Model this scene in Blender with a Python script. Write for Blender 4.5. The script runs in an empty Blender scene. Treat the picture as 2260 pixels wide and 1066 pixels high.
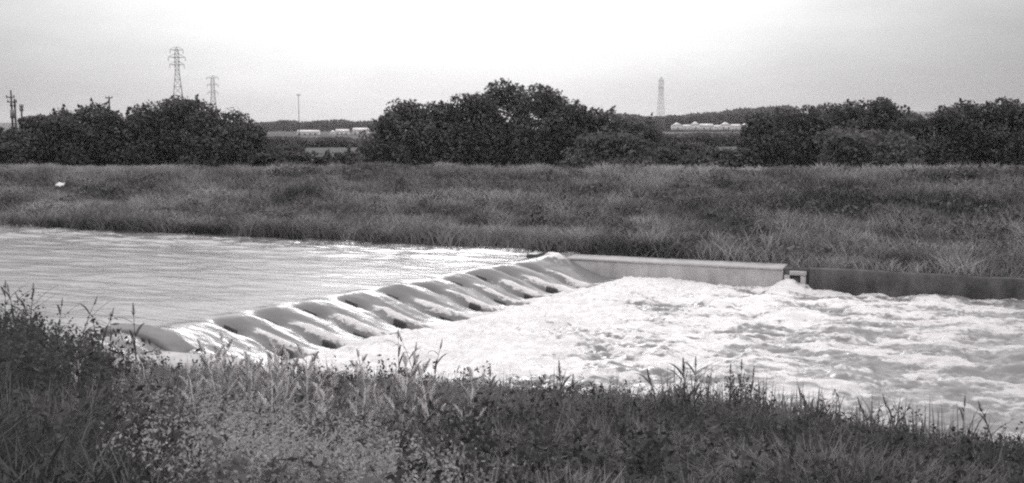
import bpy, math, random
import numpy as np
from mathutils import Vector

R = math.radians
rng = np.random.default_rng(7)
random.seed(7)
scene = bpy.context.scene
COL = scene.collection

# ------------------------------------------------------------------ camera
FPX, CX, CY, PITCH = 2386.0, 1130.0, 533.0, R(6.17)
EYE = (0.0, 0.0, 5.0)
cam = bpy.data.cameras.new('camera')
cam.sensor_width = 36.0
cam.lens = 36.0 * FPX / 2260.0
cam.clip_start, cam.clip_end = 0.1, 12000.0
cam_o = bpy.data.objects.new('camera', cam)
cam_o.location = EYE
cam_o.rotation_euler = (R(90) - PITCH, 0, 0)
COL.objects.link(cam_o)
scene.camera = cam_o

# ------------------------------------------------------------------ sky and sun
SUN_EL, SUN_AZ = R(25), R(-3)            # bright patch of cloud ahead, a little left of the middle
SUN_DIR = (math.sin(SUN_AZ) * math.cos(SUN_EL), math.cos(SUN_AZ) * math.cos(SUN_EL), math.sin(SUN_EL))
world = bpy.data.worlds.new('World')
scene.world = world
world.use_nodes = True
nt = world.node_tree
nt.nodes.clear()


def N(tree, kind, **kw):
    n = tree.nodes.new(kind)
    for k, v in kw.items():
        setattr(n, k, v)
    return n


def math_node(tree, op, a, b=None, clamp=False):
    n = tree.nodes.new('ShaderNodeMath')
    n.operation = op
    n.use_clamp = clamp
    for i, x in enumerate((a, b)):
        if x is None:
            continue
        if isinstance(x, (int, float)):
            n.inputs[i].default_value = x
        else:
            tree.links.new(x, n.inputs[i])
    return n.outputs[0]


sky = N(nt, 'ShaderNodeTexSky', sky_type='NISHITA', sun_disc=False, sun_elevation=SUN_EL,
        sun_rotation=SUN_AZ, dust_density=6.0, air_density=1.2)
bw = N(nt, 'ShaderNodeRGBToBW')
nt.links.new(sky.outputs[0], bw.inputs[0])
tc = N(nt, 'ShaderNodeTexCoord')
dot = N(nt, 'ShaderNodeVectorMath', operation='DOT_PRODUCT')
nt.links.new(tc.outputs['Generated'], dot.inputs[0])
dot.inputs[1].default_value = SUN_DIR
ang = math_node(nt, 'ARCCOSINE', math_node(nt, 'MINIMUM', dot.outputs['Value'], 0.99999))
g = math_node(nt, 'DIVIDE', ang, R(27.5))
glow = math_node(nt, 'EXPONENT', math_node(nt, 'MULTIPLY', math_node(nt, 'POWER', g, 4.0), -1.0))
mp = N(nt, 'ShaderNodeMapping')
mp.inputs['Scale'].default_value = (1.6, 1.6, 6.0)
nt.links.new(tc.outputs['Generated'], mp.inputs[0])
cn = N(nt, 'ShaderNodeTexNoise')
cn.inputs['Scale'].default_value = 2.2
cn.inputs['Detail'].default_value = 6
cn.inputs['Roughness'].default_value = 0.55
nt.links.new(mp.outputs[0], cn.inputs['Vector'])
sep = N(nt, 'ShaderNodeSeparateXYZ')
nt.links.new(tc.outputs['Generated'], sep.inputs[0])
up = math_node(nt, 'MAXIMUM', sep.outputs['Z'], 0.0)
cl = math_node(nt, 'MULTIPLY', glow, 9.5)
cl = math_node(nt, 'ADD', cl, 2.1)
cl = math_node(nt, 'ADD', cl, math_node(nt, 'MULTIPLY', up, 15.0))
nz = math_node(nt, 'ADD', math_node(nt, 'MULTIPLY', math_node(nt, 'SUBTRACT', cn.outputs[0], 0.5), 0.8), 1.0)
cl = math_node(nt, 'MULTIPLY', cl, nz)
tot = math_node(nt, 'ADD', math_node(nt, 'MULTIPLY', bw.outputs[0], 0.10), cl)
comb = N(nt, 'ShaderNodeCombineXYZ')
tint = N(nt, 'ShaderNodeVectorMath', operation='SCALE')
tint.inputs[0].default_value = (1.0, 0.992, 0.994)
nt.links.new(tot, tint.inputs['Scale'])
bg = N(nt, 'ShaderNodeBackground')
bg.inputs['Strength'].default_value = 0.10
nt.links.new(tint.outputs[0], bg.inputs['Color'])
wo = N(nt, 'ShaderNodeOutputWorld')
nt.links.new(bg.outputs[0], wo.inputs[0])

sun = bpy.data.lights.new('sun', 'SUN')
sun.energy = 0.5
sun.angle = R(18)
sun.color = (1.0, 0.985, 0.98)
sun_o = bpy.data.objects.new('sun', sun)
sun_o.rotation_euler = (-Vector(SUN_DIR)).to_track_quat('-Z', 'Y').to_euler()
COL.objects.link(sun_o)

vs = scene.view_settings
scene.display_settings.display_device = 'sRGB'
vs.view_transform, vs.look, vs.exposure, vs.gamma = 'Standard', 'None', 0.0, 1.0
vs.use_curve_mapping = False
scene.render.engine = 'CYCLES'
scene.cycles.max_bounces = 6
scene.cycles.transparent_max_bounces = 6
scene.cycles.volume_bounces = 1
scene.cycles.use_denoising = False
scene.cycles.pixel_filter_type = 'BLACKMAN_HARRIS'
scene.cycles.filter_width = 2.2

# ------------------------------------------------------------------ coordinates
# river frame: u runs downstream, v across the river towards the far bank
RA = R(-22.02)
CU, SU = math.cos(RA), math.sin(RA)


def to_xy(u, v):
    return CU * u - SU * v, SU * u + CU * v


def to_uv(x, y):
    return CU * x + SU * y, -SU * x + CU * y


def at(px, py, D):
    """world point on the sight line of a photograph pixel, at distance D"""
    a, b = (px - CX) / FPX, -(py - CY) / FPX
    fy, fz = math.cos(PITCH) + b * math.sin(PITCH), -math.sin(PITCH) + b * math.cos(PITCH)
    t = D / fy
    return Vector((a * t, D, EYE[2] + fz * t))


def smooth(a, b, x):
    t = np.clip((np.asarray(x, float) - a) / (b - a), 0, 1)
    return t * t * (3 - 2 * t)


_perm = np.random.default_rng(3).random((256, 256))


def vnoise(x, y):
    xi, yi = np.floor(x).astype(int), np.floor(y).astype(int)
    fx, fy = x - xi, y - yi
    fx, fy = fx * fx * (3 - 2 * fx), fy * fy * (3 - 2 * fy)
    a = _perm[xi % 256, yi % 256]
    b = _perm[(xi + 1) % 256, yi % 256]
    c = _perm[xi % 256, (yi + 1) % 256]
    d = _perm[(xi + 1) % 256, (yi + 1) % 256]
    return (a * (1 - fx) + b * fx) * (1 - fy) + (c * (1 - fx) + d * fx) * fy


def fbm(x, y, o=4, gain=0.5):
    x, y = np.asarray(x, float), np.asarray(y, float)
    s, amp, tot_ = 0, 1.0, 0
    for i in range(o):
        s = s + amp * vnoise(x + 17.3 * i, y + 41.7 * i)
        tot_ += amp
        amp *= gain
        x, y = x * 2.03 + 0.37 * y, y * 2.03 - 0.37 * x
    return s / tot_


# ------------------------------------------------------------------ mesh helpers
def mesh_from(name, verts, faces, attrs=None, smooth_shade=False):
    """faces: list of int arrays (n,k), one per face size"""
    me = bpy.data.meshes.new(name)
    verts = np.asarray(verts, np.float32)
    me.vertices.add(len(verts))
    me.vertices.foreach_set('co', verts.ravel())
    faces = [np.asarray(f, np.int32) for f in faces if len(f)]
    loops = np.concatenate([f.ravel() for f in faces])
    sizes = np.concatenate([np.full(len(f), f.shape[1], np.int32) for f in faces])
    starts = np.concatenate([[0], np.cumsum(sizes)[:-1]]).astype(np.int32)
    me.loops.add(len(loops))
    me.loops.foreach_set('vertex_index', loops)
    me.polygons.add(len(sizes))
    me.polygons.foreach_set('loop_start', starts)
    me.polygons.foreach_set('loop_total', sizes)
    if smooth_shade:
        me.polygons.foreach_set('use_smooth', np.ones(len(sizes), bool))
    for k, a in (attrs or {}).items():
        at_ = me.attributes.new(k, 'FLOAT', 'POINT')
        at_.data.foreach_set('value', np.asarray(a, np.float32).ravel())
    me.update(calc_edges=True)
    me.validate()
    return me


def obj(name, me, mat, parent=None, loc=None):
    o = bpy.data.objects.new(name, me)
    if mat is not None and not me.materials:
        me.materials.append(mat)
    COL.objects.link(o)
    if parent is not None:
        o.parent = parent
    if loc is not None:
        o.location = loc
    return o


def tag(o, label=None, cat=None, group=None, kind=None):
    for k, v in (('label', label), ('category', cat), ('group', group), ('kind', kind)):
        if v:
            o[k] = v
    return o


def thing(name, loc, label, cat, group=None, rz=0.0):
    o = bpy.data.objects.new(name, None)
    o.empty_display_size = 0.2
    COL.objects.link(o)
    o.location = loc
    o.rotation_euler = (0, 0, rz)
    return tag(o, label, cat, group)


class MB:
    """collects simple solids for one mesh"""

    def __init__(self):
        self.v, self.q, self.t = [], [], []

    def box(self, x0, x1, y0, y1, z0, z1):
        b = len(self.v)
        self.v += [(x, y, z) for z in (z0, z1) for y in (y0, y1) for x in (x0, x1)]
        self.q += [[b + i for i in f] for f in ((0, 2, 3, 1), (4, 5, 7, 6), (0, 1, 5, 4), (2, 6, 7, 3), (0, 4, 6, 2), (1, 3, 7, 5))]
        return self

    def tube(self, pts, rad, n=6):
        pts = [Vector(p) for p in pts]
        if isinstance(rad, (int, float)):
            rad = [rad] * len(pts)
        b = len(self.v)
        for i, p in enumerate(pts):
            d = (pts[min(i + 1, len(pts) - 1)] - pts[max(i - 1, 0)]).normalized()
            a = d.cross(Vector((0.3, 1, 0.1))).normalized()
            c = d.cross(a)
            for k in range(n):
                w = 2 * math.pi * k / n
                self.v.append(tuple(p + (a * math.cos(w) + c * math.sin(w)) * rad[i]))
        for i in range(len(pts) - 1):
            for k in range(n):
                k2 = (k + 1) % n
                self.q.append([b + i * n + k, b + i * n + k2, b + (i + 1) * n + k2, b + (i + 1) * n + k])
        for e in (0, len(pts) - 1):
            c = len(self.v)
            self.v.append(tuple(pts[e]))
            for k in range(n):
                f = [b + e * n + k, b + e * n + (k + 1) % n, c]
                self.t.append(f if e else f[::-1])
        return self

    def mesh(self, name, smooth_shade=False):
        return mesh_from(name, self.v, [self.q, self.t], None, smooth_shade)

    def build(self, name, mat, parent=None, smooth_shade=False, loc=None):
        return obj(name, self.mesh(name, smooth_shade), mat, parent, loc)


def bevel(o, w=0.03, seg=2):
    m = o.modifiers.new('bevel', 'BEVEL')
    m.width, m.segments, m.limit_method = w, seg, 'ANGLE'
    return o


# ------------------------------------------------------------------ materials (a black and white photograph: neutral greys)
def grey(v):
    return (v * 1.02, v * 0.985, v * 0.995, 1)


def material(name):
    m = bpy.data.materials.new(name)
    m.use_nodes = True
    t = m.node_tree
    return m, t, t.nodes['Principled BSDF']


def noise_mat(name, lo, hi, scale=3.0, rough=0.8, bump=0.0, detail=6, stretch=(1, 1, 1), spec=0.3):
    m, t, p = material(name)
    c = N(t, 'ShaderNodeTexCoord')
    mp_ = N(t, 'ShaderNodeMapping')
    mp_.inputs['Scale'].default_value = stretch
    t.links.new(c.outputs['Object'], mp_.inputs[0])
    n = N(t, 'ShaderNodeTexNoise')
    n.inputs['Scale'].default_value = scale
    n.inputs['Detail'].default_value = detail
    n.inputs['Roughness'].default_value = 0.62
    t.links.new(mp_.outputs[0], n.inputs['Vector'])
    r = N(t, 'ShaderNodeValToRGB')
    r.color_ramp.elements[0].position, r.color_ramp.elements[1].position = 0.3, 0.7
    r.color_ramp.elements[0].color, r.color_ramp.elements[1].color = grey(lo), grey(hi)
    t.links.new(n.outputs[0], r.inputs[0])
    t.links.new(r.outputs[0], p.inputs['Base Color'])
    p.inputs['Roughness'].default_value = rough
    p.inputs['Specular IOR Level'].default_value = spec
    if bump:
        b = N(t, 'ShaderNodeBump')
        b.inputs['Strength'].default_value = bump
        b.inputs['Distance'].default_value = 0.05
        t.links.new(n.outputs[0], b.inputs['Height'])
        t.links.new(b.outputs[0], p.inputs['Normal'])
    return m


def leaf_mat(name, lo, hi, trans=0.35, rough=0.75, spec=0.08):
    """leaf whose own shade comes from the per-leaf 'tone' attribute"""
    m, t, p = material(name)
    a = N(t, 'ShaderNodeAttribute', attribute_name='tone')
    r = N(t, 'ShaderNodeValToRGB')
    r.color_ramp.elements[0].color, r.color_ramp.elements[1].color = grey(lo), grey(hi)
    t.links.new(a.outputs['Fac'], r.inputs[0])
    t.links.new(r.outputs[0], p.inputs['Base Color'])
    p.inputs['Roughness'].default_value = rough
    p.inputs['Specular IOR Level'].default_value = spec
    tr = N(t, 'ShaderNodeBsdfTranslucent')
    t.links.new(r.outputs[0], tr.inputs['Color'])
    mx = N(t, 'ShaderNodeMixShader')
    mx.inputs[0].default_value = trans
    t.links.new(p.outputs[0], mx.inputs[1])
    t.links.new(tr.outputs[0], mx.inputs[2])
    t.links.new(mx.outputs[0], t.nodes['Material Output'].inputs['Surface'])
    return m


def stained_concrete(name, lo, hi, streak):
    """concrete with run-down stains: long vertical streaks over a blotchy ground"""
    m = noise_mat(name, lo, hi, 1.2, 0.8, 0.3)
    t = m.node_tree
    p = t.nodes['Principled BSDF']
    src = p.inputs['Base Color'].links[0].from_socket
    c = N(t, 'ShaderNodeTexCoord')
    mp_ = N(t, 'ShaderNodeMapping')
    mp_.inputs['Scale'].default_value = (0.8, 0.8, 0.2)
    t.links.new(c.outputs['Object'], mp_.inputs[0])
    n = N(t, 'ShaderNodeTexNoise')
    n.inputs['Scale'].default_value = 2.0
    n.inputs['Detail'].default_value = 6
    n.inputs['Roughness'].default_value = 0.7
    t.links.new(mp_.outputs[0], n.inputs['Vector'])
    r = N(t, 'ShaderNodeMapRange')
    r.inputs['From Min'].default_value, r.inputs['From Max'].default_value = 0.45, 0.70
    r.inputs['To Min'].default_value, r.inputs['To Max'].default_value = 1.0, streak
    t.links.new(n.outputs[0], r.inputs['Value'])
    mx = N(t, 'ShaderNodeVectorMath', operation='SCALE')
    t.links.new(src, mx.inputs[0])
    t.links.new(r.outputs[0], mx.inputs['Scale'])
    t.links.new(mx.outputs[0], p.inputs['Base Color'])
    return m


M = {}
M['soil'] = noise_mat('bank_soil_and_thatch', 0.035, 0.075, 1.3, 0.95, 0.4)
M['concrete'] = stained_concrete('weathered_concrete', 0.36, 0.50, 0.7)
M['pale_concrete'] = noise_mat('pale_concrete', 0.34, 0.50, 1.6, 0.75, 0.2)
M['old_concrete'] = noise_mat('old_concrete', 0.13, 0.22, 2.0, 0.7, 0.3)
M['wet_concrete'] = noise_mat('wet_concrete', 0.035, 0.09, 3.0, 0.35, 0.4, spec=0.5)
M['dark_wall'] = stained_concrete('dark_stained_wall', 0.05, 0.13, 0.5)
M['steel'] = noise_mat('galvanised_steel', 0.16, 0.24, 0.8, 0.6)
M['wood'] = noise_mat('tarred_wood', 0.06, 0.11, 2.0, 0.8)
M['bark'] = noise_mat('bark', 0.05, 0.10, 4.0, 0.9, 0.5)
M['white_paint'] = noise_mat('white_paint', 0.66, 0.82, 2.0, 0.6)
M['greenhouse'] = noise_mat('greenhouse_skin', 0.62, 0.80, 0.3, 0.35)
M['roof'] = noise_mat('grey_roof', 0.18, 0.28, 0.6, 0.7)
M['window'] = noise_mat('dark_glass', 0.03, 0.05, 1.0, 0.1, spec=0.5)
M['far_field'] = noise_mat('far_field', 0.04, 0.085, 0.004, 0.95, stretch=(1, 5, 1))
M['grass'] = leaf_mat('near_grass', 0.045, 0.52, 0.35)
M['far_grass'] = leaf_mat('far_bank_grass', 0.042, 0.54, 0.3)
M['tree_leaf'] = leaf_mat('tree_leaves', 0.04, 0.23, 0.25)
M['shrub_leaf'] = leaf_mat('shrub_leaves', 0.04, 0.22, 0.3)
M['weed'] = leaf_mat('weed_leaves', 0.04, 0.28, 0.3)
M['pale_weed'] = noise_mat('pale_seed_heads', 0.6, 0.8, 20.0, 0.9)
M['stalk'] = noise_mat('dry_stalk', 0.07, 0.13, 10.0, 0.85)
M['pale_stalk'] = noise_mat('pale_stalk', 0.45, 0.6, 10.0, 0.85)


def water_material():
    m, t, p = material('river_water')
    c = N(t, 'ShaderNodeTexCoord')

    def nz_(sx, sy, scale, detail, rough=0.6, dist=0.0):
        mp_ = N(t, 'ShaderNodeMapping')
        mp_.inputs['Scale'].default_value = (sx, sy, 1.0)
        t.links.new(c.outputs['Object'], mp_.inputs[0])
        n = N(t, 'ShaderNodeTexNoise')
        n.inputs['Scale'].default_value = scale
        n.inputs['Detail'].default_value = detail
        n.inputs['Roughness'].default_value = rough
        n.inputs['Distortion'].default_value = dist
        t.links.new(mp_.outputs[0], n.inputs['Vector'])
        return n.outputs[0]
    foam = N(t, 'ShaderNodeAttribute', attribute_name='foam').outputs['Fac']
    face = N(t, 'ShaderNodeAttribute', attribute_name='face').outputs['Fac']
    n1 = nz_(0.5, 1.0, 2.6, 8, 0.72, 0.9)
    n2 = nz_(0.7, 1.0, 11.0, 4, 0.65)
    n3 = nz_(0.10, 1.0, 13.0, 4, 0.6)                      # streaks drawn out along the chutes
    nmix = math_node(t, 'ADD', math_node(t, 'MULTIPLY', n1, 0.7), math_node(t, 'MULTIPLY', n2, 0.3))
    streak = math_node(t, 'MULTIPLY', math_node(t, 'MULTIPLY', math_node(t, 'SUBTRACT', n3, 0.50), face), 0.65)
    thr = math_node(t, 'ADD', math_node(t, 'MULTIPLY', math_node(t, 'SUBTRACT', nmix, 0.5), 2.4), foam)
    thr = math_node(t, 'ADD', thr, streak)
    fac = N(t, 'ShaderNodeMapRange', interpolation_type='SMOOTHSTEP')
    fac.inputs['From Min'].default_value = 0.34
    fac.inputs['From Max'].default_value = 0.66
    t.links.new(thr, fac.inputs['Value'])
    thin = N(t, 'ShaderNodeAttribute', attribute_name='thin').outputs['Fac']
    ffac = math_node(t, 'MULTIPLY', fac.outputs[0], math_node(t, 'SUBTRACT', 1.0, math_node(t, 'MULTIPLY', thin, 0.6)))
    mix = N(t, 'ShaderNodeMix', data_type='RGBA')
    mix.inputs['A'].default_value = grey(0.21)
    mix.inputs['B'].default_value = grey(0.88)
    t.links.new(ffac, mix.inputs['Factor'])
    t.links.new(mix.outputs['Result'], p.inputs['Base Color'])
    rr = math_node(t, 'ADD', math_node(t, 'MULTIPLY', fac.outputs[0], 0.6), 0.10)
    t.links.new(rr, p.inputs['Roughness'])
    p.inputs['IOR'].default_value = 1.33
    b1 = nz_(0.35, 1.0, 3.2, 5, 0.6, 0.3)
    bmp = N(t, 'ShaderNodeBump')
    bmp.inputs['Strength'].default_value = 0.5
    bmp.inputs['Distance'].default_value = 0.07
    t.links.new(b1, bmp.inputs['Height'])
    bmp2 = N(t, 'ShaderNodeBump')
    t.links.new(math_node(t, 'MULTIPLY', fac.outputs[0], 1.0), bmp2.inputs['Strength'])
    bmp2.inputs['Distance'].default_value = 0.14
    t.links.new(nmix, bmp2.inputs['Height'])
    t.links.new(bmp.outputs[0], bmp2.inputs['Normal'])
    t.links.new(bmp2.outputs[0], p.inputs['Normal'])
    return m


M['water'] = water_material()

# ------------------------------------------------------------------ terrain
V_WALL, V_FAR = 38.5, 40.2
U_WALL0, U_WALL1 = -14.4, -5.3          # pale wing wall; the dark wall goes on downstream
Z_LOW = -0.70


def v_near(u):
    return np.interp(u, [-40, -20, -16, -12.5, -8, -3.3, 1.1, 8], [17.2, 17.3, 17.6, 18.5, 19.5, 20.2, 19.2, 18.6])


def crest_u(v):
    return -14.2 - 0.224 * (38.0 - v)


def bank_top(u):
    return np.interp(u, [-140, -62, -23, 3, 40], [1.6, 1.98, 2.48, 2.80, 3.0])


def ground_z(u, v):
    u, v = np.asarray(u, float), np.asarray(v, float)
    down = smooth(-19.0, -16.0, u)                       # 0 above the weir, 1 below it
    # near bank
    edge = -0.05 - 0.62 * down
    vn = v_near(u)
    s = np.clip((v - 1.5) / (vn - 1.5), 0, 1)
    near = 3.4 + (edge - 3.4) * (0.85 * s + 0.15 * s * s)
    near = near + 0.35 * (fbm(u * 0.25, v * 0.25, 3) - 0.5) * smooth(1, 6, v)
    near = np.where(v > vn, edge - (v - vn) * 0.9, near)
    bed = np.full_like(near, -2.3)
    # far bank
    dw = smooth(-15.2, -14.6, u)
    pale = dw * (1 - smooth(U_WALL1, U_WALL1 + 0.5, u))
    v0 = V_FAR + 1.0 * (fbm(u * 0.45 + 31, u * 0, 3) - 0.5) * (1 - dw)
    t = np.clip((v - v0) / 16.0, 0, 1)
    shape = 0.72 * t + 0.28 * smooth(0, 1, t)
    far = bank_top(u) * shape + 0.30 * (fbm(u * 0.22 + 9, v * 0.35, 4) - 0.5) * smooth(v0, v0 + 2.5, v)
    far = far + 0.45 * np.exp(-(((u - 5.6) / 1.5) ** 2 + ((v - 55.4) / 1.3) ** 2)) * 1.2
    back = smooth(58.5, 68, v)
    far = far * (1 - back) + (1.0 + 0.25 * (fbm(u * 0.02, v * 0.02, 3) - 0.5)) * back
    up_edge = np.where(v < v0, -(v0 - v) * 0.9, far)
    dn_edge = np.where(v < v0, -0.05, far)
    dn_edge = np.where(v < V_WALL + 0.22, -2.3, dn_edge)
    far2 = up_edge * (1 - dw) + dn_edge * dw
    z = np.where(v < 30, np.maximum(near, bed), np.maximum(far2, bed))
    return z


def axis(parts):
    out = []
    for a, b, n in parts:
        out.append(np.linspace(a, b, n, endpoint=False))
    return np.concatenate(out + [[parts[-1][1]]])


def grid_faces(nu, nv):
    i = np.arange(nu - 1)[:, None] * nv + np.arange(nv - 1)[None, :]
    return np.stack([i, i + nv, i + nv + 1, i + 1], -1).reshape(-1, 4)


def geo(a, b, n):
    return list(np.geomspace(a, b, n))


gu = np.array([-x for x in geo(110, 5000, 14)][::-1] + list(np.linspace(-105, -30, 130)) + list(np.linspace(-29.5, 20, 160)) +
              list(np.linspace(20.6, 45, 40)) + geo(50, 5000, 16))
gv = np.array([-5000, -1500, -400, -100, -30, -10] + list(np.linspace(-5, 38.3, 130)) +
              [38.5, 38.71, 38.73, 38.9] + list(np.linspace(39.2, 70, 110)) + geo(73, 5000, 22))
U, V = np.meshgrid(gu, gv, indexing='ij')
Z = ground_z(U, V)
ground = obj('ground', mesh_from('ground', np.stack([U, V, Z], -1).reshape(-1, 3), [grid_faces(len(gu), len(gv))], None, True), M['soil'])
ground.rotation_euler = (0, 0, RA)
tag(ground, kind='structure')

# ------------------------------------------------------------------ river
VK = [22.8 + 1.55 * k for k in range(10)]
JIT = [0.22 * math.sin(k * 5.3 + 0.4) for k in range(10)]


def river_surface(u, v):
    d = (u - crest_u(v)) / 1.28 + 0.10 * (fbm(v * 1.3, u * 0.2, 2) - 0.5)
    drop = smooth(-0.15, 2.3, d)
    h = -0.86 * drop - 0.05 * smooth(-2.5, -0.1, d)
    # tongues of smooth water between the blocks, hollows in their wake
    foam = np.zeros_like(h)
    win = smooth(-0.5, 0.3, d) * (1 - smooth(1.9, 2.9, d))
    near = np.full_like(h, 9.0)
    for k, vk in enumerate(VK):
        jit = JIT[k]
        w = v - vk - jit
        near = np.where(np.abs(w) < np.abs(near), w, near)
    ph = np.clip(np.abs(near) / 0.78, 0, 1)
    h = h + win * (0.15 + 0.06 * np.sin(v * 1.31 + 0.7)) * (np.cos(math.pi * (1 - ph)) * 0.5 + 0.25)
    hole = np.exp(-(near / 0.19) ** 2) * np.exp(-((d - 0.40) / 0.34) ** 2)
    h = h - (0.30 + 0.10 * np.sin(v * 2.3)) * hole
    # white ridge thrown up on each side of the wake
    for sgn, a_ in ((-1, 0.3), (1, 1.0)):
        off = sgn * (0.10 + 0.13 * np.clip(d, 0, 3))
        ridge = np.exp(-((near - off) / 0.13) ** 2) * smooth(0.45, 1.2, d) * (1 - smooth(2.2, 3.0, d))
        ridge = ridge * (0.45 + 1.1 * fbm(u * 1.6, v * 2.6 + sgn, 3))
        h = h + 0.17 * a_ * ridge
        foam = np.maximum(foam, 0.85 * a_ * ridge)
    hole2 = np.exp(-(near / 0.20) ** 2) * np.exp(-((d - 1.62) / 0.28) ** 2)
    h = h - (0.26 + 0.08 * np.sin(v * 1.7 + 1)) * hole2
    foam = foam * (1 - 0.8 * hole2)
    h = h + win * 0.09 * (fbm(u * 1.2, v * 3.4, 4, 0.6) - 0.5)
    # boil below the weir
    boil = smooth(1.9, 3.0, d)
    fade = np.exp(-np.clip(d - 3, 0, 99) / 13.0)
    wu, wv = u * 0.45, v * 0.75
    big = fbm(wu, wv, 5, 0.58)
    crests = 1 - np.abs(2 * fbm(u * 0.55 + 5 + 0.25 * v, v * 1.0 - 3, 4, 0.55) - 1)
    fine = 1 - np.abs(2 * fbm(u * 1.7 + 2, v * 2.9, 4, 0.62) - 1)
    h = h + boil * ((big - 0.5) * 0.40 * (0.30 + 0.70 * fade) + (crests - 0.75) * 0.22 * (0.35 + 0.65 * fade)
                    + (fine - 0.75) * 0.34 * (0.35 + 0.65 * fade) + 0.12 * np.exp(-((d - 3.4) / 1.0) ** 2))
    h = h + boil * (0.86 + Z_LOW)
    # standing waves in the fast water
    sw = np.sin(u * 2.6 + 1.2 * np.sin(v * 0.9) + 2.5 * fbm(u * 0.3, v * 0.3, 2))
    h = h + boil * 0.05 * sw * np.exp(-((d - 10) / 7.0) ** 2)
    cover = 0.14 + 0.68 * np.exp(-np.clip(d - 3.5, 0, 99) / 8.5)
    patch = fbm(u * 0.5 + 3, v * 1.3, 5, 0.62)
    fw = boil * np.clip(cover + (patch - 0.5) * 1.7 * smooth(2.2, 7, d) + (crests - 0.78) * 0.8 * smooth(3, 9, d), 0, 1)
    foam = np.maximum(foam, fw)
    dark = np.exp(-(((u + 3.0 - 0.4 * (v - 31)) / 2.2) ** 2 + ((v - 31.5) / 2.2) ** 2)) * smooth(0.40, 0.58, fbm(u * 0.8, v * 1.3 + 20, 3))
    foam = foam * (1 - 0.55 * dark)
    foam = np.maximum(foam, 0.9 * np.exp(-((d - 2.6) / 0.5) ** 2))
    # water upstream: small ripples, rougher under the far bank
    upst = 1 - smooth(-2.0, 0.2, d)
    rough = 0.35 + 0.9 * smooth(33, 39, v)
    h = h + upst * (rough * 0.12 * (fbm(u * 0.8, v * 1.7, 2, 0.5) - 0.5) + 0.05 * (fbm(u * 0.25, v * 0.6 + 7, 3) - 0.5))
    foam = np.maximum(foam, upst * (0.10 + 0.26 * smooth(34, 38.5, v) * (fbm(u * 0.5, v * 1.6, 3))))
    spl = np.exp(-(((u - U_WALL1 - 0.2) / 0.45) ** 2 + ((v - 38.35) / 0.3) ** 2))
    h = h + 0.38 * spl * (0.5 + fbm(u * 3, v * 3, 2))
    foam = np.maximum(foam, spl)
    spl = np.exp(-(((u + 13.6) / 0.4) ** 2 + ((v - 38.1) / 0.4) ** 2))
    h = h + 0.30 * spl * (0.3 + 1.3 * fbm(u * 4, v * 4, 3))
    foam = np.maximum(foam, spl)
    return h, foam, smooth(-0.6, 0.5, d) * (1 - smooth(2.4, 4.0, d)), smooth(7, 19, d)


us = axis([(-140, -60, 90), (-60, -20, 150), (-20, -8, 200), (-8, 8, 170), (8, 30, 120), (30, 90, 60)])
vs_ = axis([(16.4, 40.9, 280)])
U, V = np.meshgrid(us, vs_, indexing='ij')
H, F, FA, TH = river_surface(U, V)
river = obj('river', mesh_from('river', np.stack([U, V, H], -1).reshape(-1, 3), [grid_faces(len(us), len(vs_))], {'foam': F.reshape(-1), 'face': FA.reshape(-1), 'thin': TH.reshape(-1)}, True), M['water'])
river.rotation_euler = (0, 0, RA)
tag(river, kind='structure')


# ------------------------------------------------------------------ weir
def uv_thing(name, u, v, z, label, cat, group=None):
    x, y = to_xy(u, v)
    return thing(name, (x, y, z), label, cat, group, RA)


weir = uv_thing('weir', crest_u(29.3), 29.3, -2.2, 'low concrete weir across the river with a row of baffle blocks under rushing water', 'weir')


def skew_prism(prof, v0, v1, parent_u, parent_v):
    """profile in (d, z) swept along the slanting crest"""
    mb = MB()
    n = len(prof)
    for v in (v0, v1):
        for d, z in prof:
            mb.v.append((crest_u(v) + d - parent_u, v - parent_v, z + 2.2))
    for i in range(n):
        j = (i + 1) % n
        mb.q.append([i, j, n + j, n + i])
    me = mesh_from('p', mb.v, [np.array(mb.q), np.array([list(range(n))[::-1]]), np.array([[n + i for i in range(n)]])])
    return me


wu, wv = crest_u(29.3), 29.3
obj('sill', skew_prism([(-0.8, -2.2), (-0.8, -0.5), (-0.3, -0.33), (0.3, -0.42), (1.2, -0.85), (2.3, -1.35), (2.3, -2.2)], 17.0, 38.45, wu, wv), M['wet_concrete'], weir)
obj('apron', skew_prism([(2.302, -2.19), (2.302, -1.45), (4.6, -1.5), (4.6, -2.19)], 17.0, 38.45, wu, wv), M['wet_concrete'], weir)
for k, vk in enumerate(VK):
    for d, z0, z1, hw in ((0.30, -0.9, -0.15 + 0.05 * math.sin(k * 4.7), 0.075), (1.62 + 0.12 * math.sin(k * 1.9), -1.6, -0.63 + 0.09 * math.sin(k * 2.6 + 0.5), 0.11)):
        v = vk + JIT[k]
        bm_ = MB().box(-0.26, 0.34, -hw, hw, z0, z1)
        bm_.v = [(x_ * (0.72 if z_ == z1 else 1.0) + (0.05 if z_ == z1 else 0), y_ * (0.45 if z_ == z1 else 1.25), z_ - (0.10 if z_ == z1 and x_ > 0 else 0)) for x_, y_, z_ in bm_.v]
        b = bm_.build('baffle_block', M['wet_concrete'], weir)
        b.location = (crest_u(v) + d * 1.28 - wu, v - wv, 2.2)
        b.rotation_euler = (0, 0, R(-8 + 5 * math.sin(k * 3.3)))
        bevel(b, 0.06, 3)

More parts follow.
